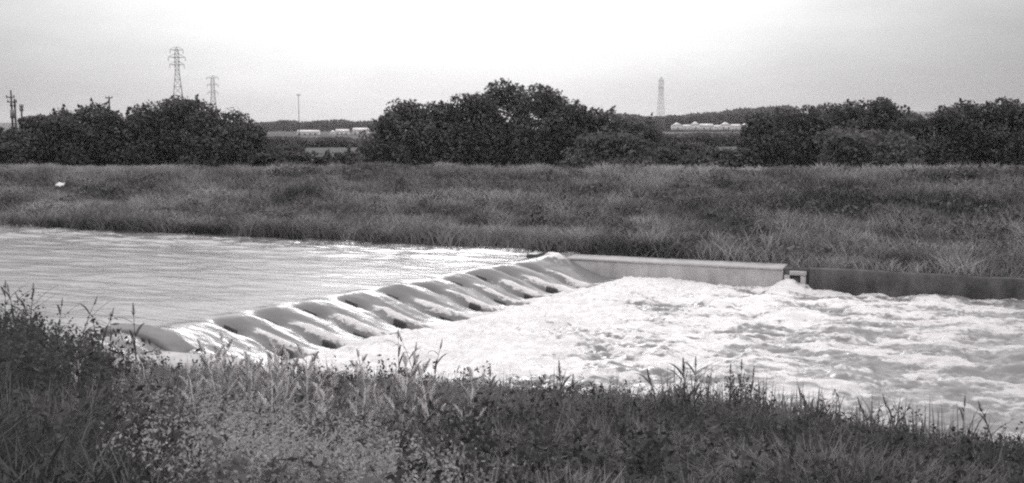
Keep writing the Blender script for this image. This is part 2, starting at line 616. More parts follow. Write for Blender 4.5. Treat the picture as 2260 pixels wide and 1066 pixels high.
# rounded concrete abutment at the near end of the crest
ab = uv_thing('weir_abutment', -17.6, 20.55, -1.2, 'rounded grey concrete abutment at the near end of the weir, by the grass', 'abutment')
prof = [(-1.3, 1.32), (-0.4, 1.34), (0.35, 1.20), (0.95, 0.86), (1.15, 0.5), (1.2, 0.0), (-1.3, 0.0)]
mb = MB()
n = len(prof)
for y in (-0.45, 0.32, 0.46):
    s = 1.0 if y < 0.4 else 0.90
    for x, z in prof:
        mb.v.append((x * s, y, z * s))
for r in range(2):
    for i in range(n):
        j = (i + 1) % n
        mb.q.append([r * n + i, r * n + j, (r + 1) * n + j, (r + 1) * n + i])
obj('body', mesh_from('abutment_body', mb.v, [np.array(mb.q), np.array([list(range(n))[::-1]]), np.array([[2 * n + i for i in range(n)]])]), M['old_concrete'], ab)
bevel(bpy.context.scene.objects['body'], 0.08, 3)

bevel(MB().box(-1.6, 3.2, -2.6, -0.47, 0.3, 0.93).build('ledge', M['pale_concrete'], ab), 0.05)

# ------------------------------------------------------------------ walls on the far side
pw = uv_thing('concrete_wing_wall', (U_WALL0 + U_WALL1) / 2, V_WALL, -2.2, 'pale grey concrete wing wall with a light ledge, just below the weir', 'wall')
hl = (U_WALL1 - U_WALL0) / 2
bevel(MB().box(-hl, hl, 0.0, 0.4, 0.0, 2.10).build('wall_face', M['concrete'], pw), 0.015, 1)
bevel(MB().box(-hl - 0.002, hl + 0.002, -0.03, 1.25, 2.104, 2.185).build('coping', M['pale_concrete'], pw), 0.02, 1)
bevel(MB().box(-hl - 0.45, -hl - 0.01, -0.35, 0.5, 0.0, 2.30).build('end_pier', M['wet_concrete'], pw), 0.05)

dwl = uv_thing('retaining_wall', U_WALL1 + 0.9, V_WALL, -2.2, 'long dark stained retaining wall under overhanging grass, right of the pale wall', 'wall')
wm = MB()
n = 120
for i in range(n + 1):
    x_ = i * 0.3
    for y_, z_ in ((0.04, 0.0), (0.02, 1.0), (0.0, 1.6), (0.02, 2.17), (0.10, 2.21), (0.45, 2.2), (0.45, 0.0)):
        wm.v.append((x_, y_ + (0.05 * (float(vnoise(np.array(x_ * 1.7), np.array(z_ * 3.0))) - 0.5) if y_ < 0.4 else 0), z_ + (0.06 * (float(vnoise(np.array(x_ * 0.9), np.array(3.1))) - 0.5) if z_ > 2 else 0)))
for i in range(n):
    for j in range(7):
        k = (j + 1) % 7
        wm.q.append([i * 7 + j, i * 7 + k, (i + 1) * 7 + k, (i + 1) * 7 + j])
wme = mesh_from('retaining_wall', wm.v, [np.array(wm.q), np.array([[6, 5, 4, 3, 2, 1, 0], [n * 7 + j for j in range(7)]])])
obj('wall_face', wme, M['dark_wall'], dwl)

of = uv_thing('outfall', U_WALL1 + 0.45, V_WALL, -2.2, 'small drain outfall with white surround between the pale and dark walls', 'outfall')
MB().box(-0.44, 0.44, 0.12, 0.5, 0.0, 2.16).build('headwall', M['dark_wall'], of)
bevel(MB().box(-0.40, -0.20, -0.04, 0.118, 1.2, 1.95).build('jamb', M['pale_concrete'], of), 0.02, 1)
bevel(MB().box(0.16, 0.34, -0.04, 0.118, 1.2, 1.95).build('jamb', M['pale_concrete'], of), 0.02, 1)
bevel(MB().box(-0.22, 0.36, -0.05, 0.117, 1.954, 2.10).build('lintel', M['pale_concrete'], of), 0.02, 1)
MB().box(-0.196, 0.156, 0.05, 0.116, 1.2, 1.948).build('flap', M['wet_concrete'], of)


# ------------------------------------------------------------------ leaves and blades
def blade_mesh(name, P, h, w, lean, tone, seg=2, curl=0.6):
    """upright tapering blades, each bent towards its own side"""
    n = len(P)
    az = rng.random(n) * 2 * math.pi
    la = rng.random(n) * 2 * math.pi
    side = np.stack([np.cos(az), np.sin(az), np.zeros(n)], -1)
    ld = np.stack([np.cos(la), np.sin(la), np.zeros(n)], -1)
    L = (h * lean)[:, None]
    rows = []
    for i in range(seg + 1):
        t = i / seg
        c = P + ld * L * (t ** (1 + curl)) + np.array([0, 0, 1]) * (h * (t - 0.25 * lean * t * t))[:, None]
        if i < seg:
            ww = (w * (1 - 0.55 * t) * 0.5)[:, None]
            rows += [c - side * ww, c + side * ww]
        else:
            rows.append(c)
    k = 2 * seg + 1
    Vv = np.stack(rows, 1).reshape(-1, 3)
    b = np.arange(n) * k
    quads = [np.stack([b + 2 * i, b + 2 * i + 1, b + 2 * i + 3, b + 2 * i + 2], -1) for i in range(seg - 1)]
    tris = np.stack([b + 2 * seg - 2, b + 2 * seg - 1, b + 2 * seg], -1)
    fs = ([np.concatenate(quads)] if quads else []) + [tris]
    return mesh_from(name, Vv, fs, {'tone': np.repeat(tone, k)})


def leaf_cloud(P, nrm, size, tone, aspect=1.7):
    """flat pointed leaves (two triangles) at points P facing roughly nrm"""
    n = len(P)
    r = rng.normal(size=(n, 3))
    nn = nrm + 0.9 * r
    nn /= np.linalg.norm(nn, axis=1)[:, None] + 1e-9
    a = np.cross(nn, rng.normal(size=(n, 3)))
    a /= np.linalg.norm(a, axis=1)[:, None] + 1e-9
    b = np.cross(nn, a)
    s = size[:, None] * 0.5
    Vv = np.stack([P - a * s * aspect, P - b * s, P + a * s * aspect, P + b * s], 1).reshape(-1, 3)
    i = np.arange(n) * 4
    return Vv, np.stack([i, i + 1, i + 2, i + 3], -1), np.repeat(tone, 4)


def crown_mesh(name, lobes, per_m2=26, leaf=0.22, tone_base=0.4, sprigs=10):
    Ps, Ns, Ts = [], [], []
    for (cx, cy, cz, rx, ry, rz) in lobes:
        area = 4 * math.pi * ((rx * ry) ** 1.6 / 3 + (rx * rz) ** 1.6 / 3 + (ry * rz) ** 1.6 / 3) ** (1 / 1.6)
        n = int(area * per_m2)
        d = rng.normal(size=(n, 3))
        d /= np.linalg.norm(d, axis=1)[:, None]
        lump = fbm(d[:, 0] * 3.1 + cx, d[:, 1] * 3.1 + d[:, 2] * 2.7 + cy, 3)
        r = (0.78 + 0.62 * (lump - 0.38)) * (1 - 0.30 * rng.random(n) ** 2)
        P = np.stack([cx + d[:, 0] * rx * r, cy + d[:, 1] * ry * r, cz + d[:, 2] * rz * r], -1)
        ok = P[:, 2] > 0.15
        Ps.append(P[ok])
        Ns.append((d * np.array([1, 1, 1.3]))[ok])
        Ts.append((tone_base + 1.1 * (lump - 0.5) + 0.08 * (rng.random(n) - 0.5))[ok])
    # loose sprigs that break the outline
    top = max(lobes, key=lambda l: l[2] + l[5])
    for _ in range(sprigs):
        l = random.choice(lobes)
        a = random.random() * 6.28
        e = random.uniform(0.2, 1.4)
        dv = np.array([math.cos(a) * math.cos(e), math.sin(a) * math.cos(e), math.sin(e)])
        base = np.array(l[:3]) + dv * np.array(l[3:]) * 0.72
        k = 26
        tt = rng.random(k)
        P = base + dv * (tt * random.uniform(0.3, 0.8))[:, None] + rng.normal(size=(k, 3)) * (0.16 * (1.1 - tt))[:, None]
        Ps.append(P)
        Ns.append(np.tile(dv, (k, 1)))
        Ts.append(np.full(k, tone_base + 0.05) + 0.2 * (rng.random(k) - 0.5))
    P, Nn, T = np.concatenate(Ps), np.concatenate(Ns), np.clip(np.concatenate(Ts), 0, 1)
    size = leaf * (0.6 + 0.8 * rng.random(len(P)))
    Vv, f, tn = leaf_cloud(P, Nn, size, T)
    return mesh_from(name, Vv, [f], {'tone': tn})


def tree(name, px, wpx, top, D, label, cat='tree', group=None, mat='tree_leaf', tone=0.4, leaf=0.22, per=24, sprigs=10, depth=0.8, base_z=None):
    p = at(px, 275, D)
    u, v = to_uv(p.x, p.y)
    gz = float(ground_z(u, v)) if base_z is None else base_z
    topz = at(px, top, D).z
    h = max(topz - gz, 0.8) * 1.07
    w = wpx / FPX * D
    root = thing(name, (p.x, p.y, gz - 0.05), label, cat, group)
    lobes = []
    rx = w * 0.5
    lobes.append((0, 0, h * 0.42, rx * 0.95, rx * depth * 0.95, h * 0.50))
    for k in range(7):
        a = k * 0.9 + random.uniform(-0.4, 0.4)
        rr = random.uniform(0.42, 0.62)
        lobes.append((math.cos(a) * rx * 0.60, math.sin(a) * rx * depth * 0.6, h * random.uniform(0.18, 0.50),
                      rx * rr, rx * rr * depth, h * random.uniform(0.24, 0.34)))
    for k in range(5):
        lobes.append((random.uniform(-0.8, 0.8) * rx, -random.uniform(0.2, 0.7) * rx * depth, h * random.uniform(0.05, 0.22), rx * random.uniform(0.3, 0.5), rx * 0.35, h * random.uniform(0.14, 0.24)))
    for k in range(5):
        hh = random.uniform(0.16, 0.22)
        ox = random.uniform(-0.55, 0.55)
        lobes.append((ox * rx, random.uniform(-0.35, 0.35) * rx, h * (1.0 - hh) - (0.30 * ox * ox + 0.06 * random.random()) * h,
                      rx * random.uniform(0.36, 0.52), rx * 0.42, h * hh))
    obj('crown', crown_mesh('crown', lobes, per, leaf, tone, sprigs), M[mat], root)
    tb = MB()
    tb.tube([(0, 0, 0), (0.05, 0.02, h * 0.25), (-0.04, 0.03, h * 0.55)], [0.05 * h ** 0.5 + 0.02, 0.04 * h ** 0.5, 0.02], 7)
    for k in range(4):
        a = k * 1.6 + random.random()
        tb.tube([(0, 0, h * 0.18), (math.cos(a) * rx * 0.3, math.sin(a) * rx * 0.3, h * 0.42), (math.cos(a) * rx * 0.55, math.sin(a) * rx * 0.5, h * 0.62)], [0.06, 0.04, 0.015], 5)
    tb.build('trunk', M['bark'], root)
    return root


# ------------------------------------------------------------------ trees and scrub behind the far bank
TL = 'trees of the left clump behind the far bank'
TM = 'trees of the middle clump behind the far bank'
TR = 'trees of the right clump behind the far bank'
left = [
    (-70, 170, 268, 80, 'dark leafy tree cut by the left edge of the picture'),
    (25, 120, 292, 78, 'low dark bush at the left end of the left clump, below the double pole'),
    (100, 170, 254, 80, 'dark rounded tree just right of the double power pole'),
    (182, 150, 230, 84, 'dark tree with a pointed top, left of the small pole with crossarm'),
    (262, 150, 244, 82, 'dark tree with a flat top right under the small pole with crossarm'),
    (325, 130, 236, 86, 'dark tree in the dip just left of the tallest lattice pylon'),
    (405, 175, 216, 84, 'tallest and broadest tree of the left clump, below the tall lattice pylon'),
    (478, 140, 240, 82, 'dark tree below the second lattice pylon on the falling edge of the left clump'),
    (530, 120, 270, 80, 'low dark tree at the right end of the left clump'),
]
mid = [
    (845, 110, 252, 80, 'low dark tree at the left end of the middle clump, next to the white buildings'),
    (885, 120, 222, 82, 'dark tree with a knobbly top at the left shoulder of the middle clump'),
    (965, 150, 228, 84, 'dark tree on the flat left part of the middle clump'),
    (1050, 140, 206, 84, 'dark tree stepping up to the highest tree of the middle clump'),
    (1112, 120, 180, 86, 'highest tree of the middle clump with thin pale twigs on top'),
    (1190, 140, 190, 84, 'second highest tree of the middle clump, right of the highest one'),
    (1245, 110, 220, 82, 'dark tree on the falling right shoulder of the middle clump'),
    (1315, 140, 243, 84, 'dark low tree with a level top on the right part of the middle clump'),
    (1395, 130, 258, 86, 'dark low tree at the right end of the middle clump, left of the mast'),
    (1345, 200, 292, 68, 'rounded dark bush standing forward at the right foot of the middle clump'),
]
right = [
    (1690, 110, 252, 82, 'dark tree at the left end of the right clump, beside the row of pale sheds'),
    (1765, 150, 236, 84, 'dark tree on the rising left part of the right clump'),
    (1850, 150, 226, 86, 'dark tree left of the flat topped one in the right clump'),
    (1920, 140, 216, 86, 'flat topped tall tree in the middle of the right clump'),
    (1985, 130, 246, 86, 'low tree in the dip of the right clump'),
    (2060, 150, 240, 80, 'dark tree rising out of the dip of the right clump'),
    (2130, 150, 226, 80, 'dark tree left of the last one at the right edge'),
    (2205, 150, 218, 80, 'tall dark tree near the right edge of the picture'),
    (2300, 150, 226, 80, 'dark tree cut by the right edge of the picture'),
    (1925, 210, 276, 66, 'greyish rounded bush standing forward in the middle of the right clump'),
]
for grp, rows, tn in ((TL, left, 0.30), (TM, mid, 0.38), (TR, right, 0.32)):
    for (px, w, top, D, lab) in rows:
        front = D < 75
        tree('bush' if 'bush' in lab else 'tree', px, w * 1.18, top, D, lab, 'bush' if 'bush' in lab else 'tree', grp,
             tone=tn + random.uniform(-0.08, 0.08) + (0.05 if 'greyish' in lab else 0), sprigs=5 if front else 14,
             leaf=0.15, per=27)
SH = 'low shrubs in the gaps between the tree clumps'
gaps = [
    (590, 80, 338, 70, 'low grey shrub right of the left tree clump'),
    (650, 90, 332, 82, 'pale grey shrub below the left white building'),
    (712, 60, 345, 70, 'small shrub midway in the left gap between tree clumps'),
    (765, 90, 334, 74, 'low dark shrub left of the middle tree clump'),
    (1470, 90, 326, 78, 'grey shrub at the foot of the mast right of the middle clump'),
    (1530, 90, 338, 70, 'small dark shrub in the right gap between tree clumps'),
    (1585, 90, 322, 82, 'pale shrub in the right gap in front of the pale sheds'),
    (1640, 80, 326, 72, 'low shrub left of the right tree clump'),
    (1520, 110, 312, 110, 'farther grey shrub under the row of pale sheds'),
    (620, 110, 318, 115, 'farther grey shrub left of the white buildings'),
]
for (px, w, top, D, lab) in gaps:
    tree('shrub', px, w, top, D, lab, 'shrub', SH, 'shrub_leaf', 0.36 + random.uniform(-0.1, 0.1), 0.18, 24, 6)

# ------------------------------------------------------------------ far country
hu = np.linspace(-3800, 3800, 160)
hills_v = []
for k, (D, zf) in enumerate(((1500, 0.0), (2100, 0.75), (2700, 1.0), (3400, 0.9))):
    prof_h = np.interp(hu, [-3800, -1500, -600, -150, 200, 700, 1500, 3800], [14, 10, 9, 12, 12, 30, 46, 60]) + 6 * (fbm(hu * 0.004, hu * 0 + 3, 4) - 0.5)
    hills_v.append(np.stack([hu, np.full_like(hu, D), 0.6 + prof_h * zf], -1))
hv = np.stack(hills_v, 1)
hills = obj('hills', mesh_from('hills', hv.reshape(-1, 3), [grid_faces(160, 4)], None, True), M['far_field'])
tag(hills, kind='structure')

# pale field strip and hedges on the plain
fx, fyy = np.linspace(-420, 420, 40), np.linspace(150, 1400, 30)
U, V = np.meshgrid(fx, fyy, indexing='ij')
X = U * (V / 420)
uu, vv = to_uv(X, V)
field = obj('field', mesh_from('field', np.stack([X, V, ground_z(uu, vv) + 0.05], -1).reshape(-1, 3), [grid_faces(40, 30)], None, True), M['far_field'])
tag(field, kind='structure')


def far_wood(name, x0, x1, tops, D, label, tone, n, leaf):
    xs_ = rng.uniform(x0, x1, n)
    tt = np.interp(xs_, *tops) + 9 * (fbm(xs_ * 0.035, xs_ * 0, 3) - 0.5)
    topz = 5 + (275 - tt) / FPX * D
    z = 0.8 + (topz - 0.8) * rng.random(n) ** 0.7
    dep = rng.random(n) * 0.06 * D
    P = np.stack([(xs_ - CX) / FPX * D, D + dep, z], -1)
    T = np.clip(tone + 0.5 * (fbm(xs_ * 0.06, z * 0.4, 3) - 0.5) + 0.25 * (rng.random(n) - 0.5), 0, 1)
    Vv, f, tn = leaf_cloud(P, np.tile(np.array([0, -0.6, 0.6]), (n, 1)), leaf * (0.6 + 0.8 * rng.random(n)), T)
    o = obj(name, mesh_from(name, Vv, [f], {'tone': tn}), M['shrub_leaf'])
    return tag(o, label, 'woodland', None, 'stuff')


far_wood('far_woodland', 1360, 1760, ([1360, 1450, 1580, 1640, 1760], [252, 258, 250, 240, 232]), 620, 'far wood rising to the right behind the row of pale sheds', 0.45, 9000, 1.6)
far_wood('far_hedge', 540, 860, ([540, 860], [270, 267]), 640, 'thin far hedge line behind the white buildings between the left clumps', 0.40, 5000, 1.3)
far_wood('field_hedge', 545, 830, ([545, 640, 830], [302, 307, 309]), 190, 'field hedge in front of the white buildings in the left gap', 0.5, 5000, 0.5)
far_wood('field_hedge', 1420, 1680, ([1420, 1680], [297, 295]), 200, 'field hedge in front of the pale sheds in the right gap', 0.5, 5000, 0.5)


def shed(px0, px1, ytop, ybase, D, label, group, mat='greenhouse', gable=True, windows=2):
    a, b = at(px0, ybase, D), at(px1, ybase, D)
    w, h = b.x - a.x, at(px0, ytop, D).z - a.z
    root = thing('shed' if 'shed' in label else 'building', ((a.x + b.x) / 2, D, a.z), label, 'shed' if 'shed' in label else 'building', group)
    dp = max(4.0, w * 0.6)
    wall_h = h * (0.62 if gable else 0.6)
    MB().box(-w / 2, w / 2, 0, dp, 0, wall_h).build('wall', M[mat], root)
    if gable:
        v_ = [(-w / 2 - .1, -.12, wall_h), (w / 2 + .1, -.12, wall_h), (0, -.12, h), (-w / 2 - .1, dp + .1, wall_h), (w / 2 + .1, dp + .1, wall_h), (0, dp + .1, h)]
        me = mesh_from('roof', v_, [np.array([[0, 3, 5, 2], [1, 2, 5, 4], [0, 1, 4, 3]]), np.array([[0, 2, 1], [3, 4, 5]])])
        obj('roof', me, M[mat], root)
    else:
        v_ = [(-w / 2 - .15, -.15, wall_h), (w / 2 + .15, -.15, wall_h), (w / 2 + .15, dp + .15, wall_h), (-w / 2 - .15, dp + .15, wall_h), (-w / 2 - .15, dp * .5, h), (w / 2 + .15, dp * .5, h)]
        me = mesh_from('roof', v_, [np.array([[0, 1, 5, 4], [2, 3, 4, 5], [3, 2, 1, 0]]), np.array([[1, 2, 5], [3, 0, 4]])])
        obj('roof', me, M['white_paint'], root)
    for k in range(windows):
        x = -w / 2 + w * (k + 0.5) / windows
        MB().box(x - w * 0.05, x + w * 0.05, -0.05, 0.06, wall_h * 0.3, wall_h * 0.72).build('window', M['window'], root)
    return root


GB = 'white buildings in the left gap'
shed(655, 702, 287, 300, 430, 'leftmost long white building in the gap right of the left tree clump', GB, gable=False, windows=4)
shed(726, 738, 288, 300, 440, 'smallest white building in the left gap, beside a longer one', GB, windows=1)
shed(740, 768, 285, 300, 430, 'middle white building in the left gap between the tree clumps', GB, gable=False, windows=3)
shed(778, 812, 282, 300, 425, 'white building half hidden by the left end of the middle tree clump', GB, gable=False, windows=3)
GS = 'row of pale sheds in the right gap'
shed(1404, 1446, 282, 296, 430, 'low white building just right of the middle tree clump', GS, gable=False, windows=3)
x0 = 1484
for k in range(8):
    wd = (24, 15, 20, 27, 13, 22, 18, 26)[k]
    lab = ['leftmost', 'second', 'third', 'fourth', 'fifth', 'sixth', 'seventh', 'rightmost'][k]
    lab = lab + (' of the row of pale sheds right of the mast' if k in (0, 7) else ' from the left of the row of pale sheds')
    shed(x0, x0 + wd, (271, 275, 269, 273, 276, 270, 274, 272)[k], 288, 455 + 12 * (k % 3), lab, GS, gable=k in (0, 2, 5, 7), windows=1 + k % 2)
    x0 += wd + (1, 2, 1, 4, 1, 2, 1, 0)[k]


# ------------------------------------------------------------------ pylons and poles
def pylon(px, top, D, label, base_w, arms, thick, waist=0.25):
    p = at(px, 275, D)
    topz = at(px, top, D).z
    z0 = 0.8
    h = topz - z0
    root = thing('lattice_pylon', (p.x, D, z0), label, 'pylon', 'lattice pylons on the plain', R(20))
    prof_ = lambda z: base_w * 0.5 * max(waist, 1 - (1 - waist) * z / (h * 0.72)) if z < h * 0.94 else base_w * 0.5 * waist * (h - z) / (h * 0.06) + 0.05
    zs = [0]
    while zs[-1] < h:
        zs.append(zs[-1] + max(prof_(zs[-1]) * 2.0, 1.3))
    zs = zs[:-1] + [h]
    cor = ((-1, -1), (1, -1), (1, 1), (-1, 1))
    for sx, sy in cor:
        MB().tube([(sx * prof_(z), sy * prof_(z), z) for z in zs], thick, 4).build('leg', M['steel'], root)
    br = MB()
    for a, b in zip(zs[:-1], zs[1:]):
        for i in range(4):
            (sx, sy), (tx, ty) = cor[i], cor[(i + 1) % 4]
            br.tube([(sx * prof_(a), sy * prof_(a), a), (tx * prof_(b), ty * prof_(b), b)], thick * 0.6, 4)
            br.tube([(tx * prof_(a), ty * prof_(a), a), (sx * prof_(b), sy * prof_(b), b)], thick * 0.6, 4)
            br.tube([(sx * prof_(b), sy * prof_(b), b), (tx * prof_(b), ty * prof_(b), b)], thick * 0.6, 4)
    br.build('bracing', M['steel'], root)
    for fz, half in arms:
        z = h * fz
        m = MB()
        for s in (-1, 1):
            for y in (-1, 1):
                m.tube([(s * prof_(z), y * prof_(z), z), (s * half, 0, z + 0.15)], thick * 0.8, 4)
                m.tube([(s * prof_(z), y * prof_(z), z + h * 0.04), (s * half, 0, z + 0.2)], thick * 0.7, 4)
        m.tube([(-half, 0, z + 0.15), (half, 0, z + 0.15)], thick * 0.8, 4)
        arm = m.build('crossarm', M['steel'], root)
        arm['kind'] = 'stuff'
        for s in (-1, 1):
            MB().tube([(s * half, 0, z + 0.15), (s * half, 0, z - 1.0)], [0.07, 0.10], 6).build('insulator', M['steel'], arm)
    return root


pylon(395, 103, 350, 'tallest lattice pylon, standing behind the left tree clump', 5.6, ((0.80, 2.2), (0.88, 2.6), (0.96, 2.0)), 0.065, 0.22)
pylon(472, 166, 520, 'fainter lattice pylon right of the tallest one, behind the left clump', 4.4, ((0.70, 2.4), (0.83, 2.6), (0.95, 2.8)), 0.07, 0.35)
pylon(1458, 170, 560, 'slender pale lattice mast standing alone right of the middle tree clump', 3.6, ((0.93, 1.3), (0.80, 1.3)), 0.055, 0.5)


def pole(px, top, D, label, arms, r=0.14, lean=0.0):
    p = at(px, 275, D)
    h = at(px, top, D).z - 0.8
    root = thing('power_pole', (p.x, D, 0.8), label, 'power pole', 'wooden power poles')
    MB().tube([(0, 0, 0), (lean * 0.5, 0, h * 0.5), (lean, 0, h)], [r * 1.25, r * 1.1, r * 0.85], 8).build('shaft', M['wood'], root)
    for dz, half in arms:
        a = MB().box(-half, half, -0.08, 0.08, h - dz - 0.08, h - dz + 0.08).build('crossarm', M['wood'], root)
        for s in (-0.9, 0, 0.9):
            MB().tube([(s * half, 0, h - dz + 0.08), (s * half, 0, h - dz + 0.36)], [0.07, 0.05], 6).build('insulator', M['wet_concrete'], a)
    return root


pole(660, 208, 300, 'thin single pole standing alone in the left gap between tree clumps', ((0.25, 0.5),), 0.085)
pole(243, 214, 190, 'short pole with one crossarm poking out above the left tree clump', ((0.15, 0.6),), 0.15)
# double pole with transformer at the left edge
p = at(30, 275, 140)
hp = thing('power_pole', (p.x, 140, 0.8), 'double wooden pole with crossarms and transformer at the left edge', 'power pole', 'wooden power poles')
hz_ = at(30, 199, 140).z - 0.8
MB().tube([(-0.12, 0, 0), (-0.14, 0, hz_)], [0.16, 0.10], 8).build('shaft', M['wood'], hp)
MB().tube([(0.28, 0.1, 0), (0.22, 0.1, hz_ - 1.1)], [0.16, 0.12], 8).build('shaft', M['wood'], hp)
for dz, a0, a1 in ((0.9, -0.75, 0.35), (1.5, -0.62, 0.62), (2.0, -0.3, 0.5)):
    a = MB().box(a0, a1, -0.18, -0.05, hz_ - dz - 0.07, hz_ - dz + 0.07).build('crossarm', M['wood'], hp)
    for s in (a0 + 0.08, a1 - 0.08):
        MB().tube([(s, -0.1, hz_ - dz + 0.07), (s, -0.1, hz_ - dz + 0.33)], [0.07, 0.05], 6).build('insulator', M['wet_concrete'], a)
tr_ = MB().tube([(0.12, -0.4, hz_ - 3.6), (0.12, -0.4, hz_ - 2.5)], 0.30, 12).build('transformer', M['steel'], hp)
pole(49, 234, 142, 'shorter pole beside the double pole at the left edge', ((0.12, 0.22), (0.6, 0.22)), 0.12)

# ------------------------------------------------------------------ vegetation on the far bank
n = 165000
u = rng.uniform(-95, 24, n)
v = V_WALL + 0.3 + (19.2) * rng.random(n)
dwn = smooth(-15.2, -14.6, u) > 0.5
pale_z = dwn & (u < U_WALL1 + 0.1) & (v < V_WALL + 1.15)
keep = ~pale_z & ((v > V_FAR - 0.15) | dwn)
x, y = to_xy(u, v)
keep &= np.abs(x) < 0.62 * y
u, v, x, y = u[keep], v[keep], x[keep], y[keep]
z = ground_z(u, v)
clump = fbm(u * 0.55 + 0.3 * v, v * 0.8, 4, 0.55)
spec_ = fbm(u * 0.16 + 7, v * 0.33, 4, 0.6)
edge = np.exp(-((v - V_FAR) / 0.9) ** 2)
hh = 0.10 + 1.35 * np.clip(clump - 0.32, 0, 1) + 0.35 * edge + 0.18 * rng.random(len(u))
hh *= 1 - 0.30 * smooth(54.5, 57, v)
tone = np.clip(0.285 + 1.5 * (spec_ - 0.5) + 0.75 * (clump - 0.5) + 0.38 * (rng.random(len(u)) - 0.5) + 0.14 * smooth(54, 57, v)
               - 0.15 * edge + 0.16 * np.exp(-((v - 43.2) / 1.1) ** 2) * smooth(-24, -12, u) - 0.13 * smooth(-4, 14, u), 0, 1)  # edge term paints the overhang shadow at the waterline into the blades
me = blade_mesh('far_bank_grass', np.stack([x, y, z - 0.03], -1), hh, 0.034 + 0.03 * rng.random(len(u)), 0.35 + 0.8 * rng.random(len(u)), tone, 2)
tag(obj('far_bank_grass', me, M['far_grass']), 'rough tufted grass and weeds covering the far bank slope', 'grass', None, 'stuff')

# leafy weed clumps between the grass of the far bank
n = 1300
cu, cv = rng.uniform(-90, 22, n), V_FAR + 0.2 + 15.5 * rng.random(n) ** 1.15
cx_, cy_ = to_xy(cu, cv)
ok = (np.abs(cx_) < 0.6 * cy_) & (fbm(cu * 0.2 + 3, cv * 0.3, 3) > 0.46)
cu, cv = cu[ok], cv[ok]
Ps, Ts = [], []
for a, b in zip(cu, cv):
    k = 55
    r = random.uniform(0.3, 0.8)
    d = rng.normal(size=(k, 3))
    d /= np.linalg.norm(d, axis=1)[:, None]
    d[:, 2] = np.abs(d[:, 2])
    q = np.stack([a + d[:, 0] * r, b + d[:, 1] * r, d[:, 2] * r * random.uniform(0.6, 1.1)], -1)
    q[:, 2] += ground_z(q[:, 0], q[:, 1])
    X_, Y_ = to_xy(q[:, 0], q[:, 1])
    Ps.append(np.stack([X_, Y_, q[:, 2]], -1))
    Ts.append(np.clip(random.uniform(0.08, 0.36) + 0.2 * (rng.random(k) - 0.5), 0, 1))
P, T = np.concatenate(Ps), np.concatenate(Ts)
Vv, f, tn = leaf_cloud(P, np.tile(np.array([0, 0, 1.0]), (len(P), 1)), 0.09 * (0.6 + 0.9 * rng.random(len(P))), T)
tag(obj('far_bank_weeds', mesh_from('far_bank_weeds', Vv, [f], {'tone': tn}), M['far_grass']), 'leafy weeds growing among the grass of the far bank', 'weeds', None, 'stuff')

n = 9000
tu = rng.uniform(-60, 22, n)
tv = V_FAR + 0.1 + 2.6 * rng.random(n) - 1.3 * (tu > -14.4) * rng.random(n)
ck = fbm(tu * 0.8 + 3, tv * 0.7, 3)
ok = (ck > 0.50) & ~((tu > -14.6) & (tu < U_WALL1) & (tv < V_WALL + 1.1))
tu, tv, ck = tu[ok], tv[ok], ck[ok]
tx, ty = to_xy(tu, tv)
tone = np.clip(0.14 + 0.34 * smooth(-24, -14, tu) * (1 - smooth(-4, 6, tu)) * smooth(0.3, 1.2, tv - V_FAR) + 0.25 * rng.random(len(tu)), 0, 1)
me = blade_mesh('waterside_tufts', np.stack([tx, ty, ground_z(tu, tv) - 0.03], -1), (0.35 + 0.5 * rng.random(len(tu))) * (0.5 + 1.6 * (ck - 0.5) * 3), 0.034 + 0.026 * rng.random(len(tu)), 0.3 + 0.9 * rng.random(len(tu)), tone, 3)
tag(obj('waterside_tufts', me, M['far_grass']), 'taller grass tufts hanging over the water at the foot of the far bank', 'grass', None, 'stuff')

# small scrap of white litter in the far grass
pl = at(133, 413, 62)
u0, v0 = to_uv(pl.x, pl.y)
lt = MB()
for i in range(5):
    for j in range(4):
        lt.v.append((0.11 * i - 0.22 + 0.03 * math.sin(j * 3 + i), 0.10 * j - 0.15, 0.10 + 0.05 * math.sin(i * 2.1 + j * 1.7) + 0.06 * j))
for i in range(4):
    for j in range(3):
        b = i * 4 + j
        lt.q.append([b, b + 4, b + 5, b + 1])
litter = lt.build('litter', M['white_paint'], None, True, (pl.x, pl.y, float(ground_z(u0, v0)) + 0.42))
litter.modifiers.new('thick', 'SOLIDIFY').thickness = 0.01
tag(litter, 'small crumpled scrap of white litter caught in the grass of the far bank', 'litter')

# ------------------------------------------------------------------ vegetation on the near bank


def near_points(n, vmin, vmax, spread=0.60, power=1.0):
    vv_ = vmin + (vmax - vmin) * rng.random(n) ** power
    y_ = vv_ / 0.927
    x_ = rng.uniform(-spread, spread, n) * (y_ + 1.5)
    uu_, vv2 = to_uv(x_, y_)
    ok_ = (vv2 < v_near(uu_) + 0.2) & (vv2 > 2.5)
    return uu_[ok_], vv2[ok_], x_[ok_], y_[ok_]


def plant_vignette_tone(x_, y_):
    """how pale the plants of a patch are: dark weeds plus painted lens falloff left and far right, pale dry grass in the middle"""
    px_ = CX + x_ / y_ * FPX
    s = np.interp(px_, [-300, 60, 330, 620, 1000, 1500, 1900, 2150, 2400], [0.10, 0.12, 0.18, 0.24, 0.28, 0.25, 0.19, 0.12, 0.08])  # side darkening is partly vignette put into the plant tone
    s = s + 0.07 * np.exp(-(((px_ - 720) / 260) ** 2)) * (1 - smooth(8, 13, y_))
    return s


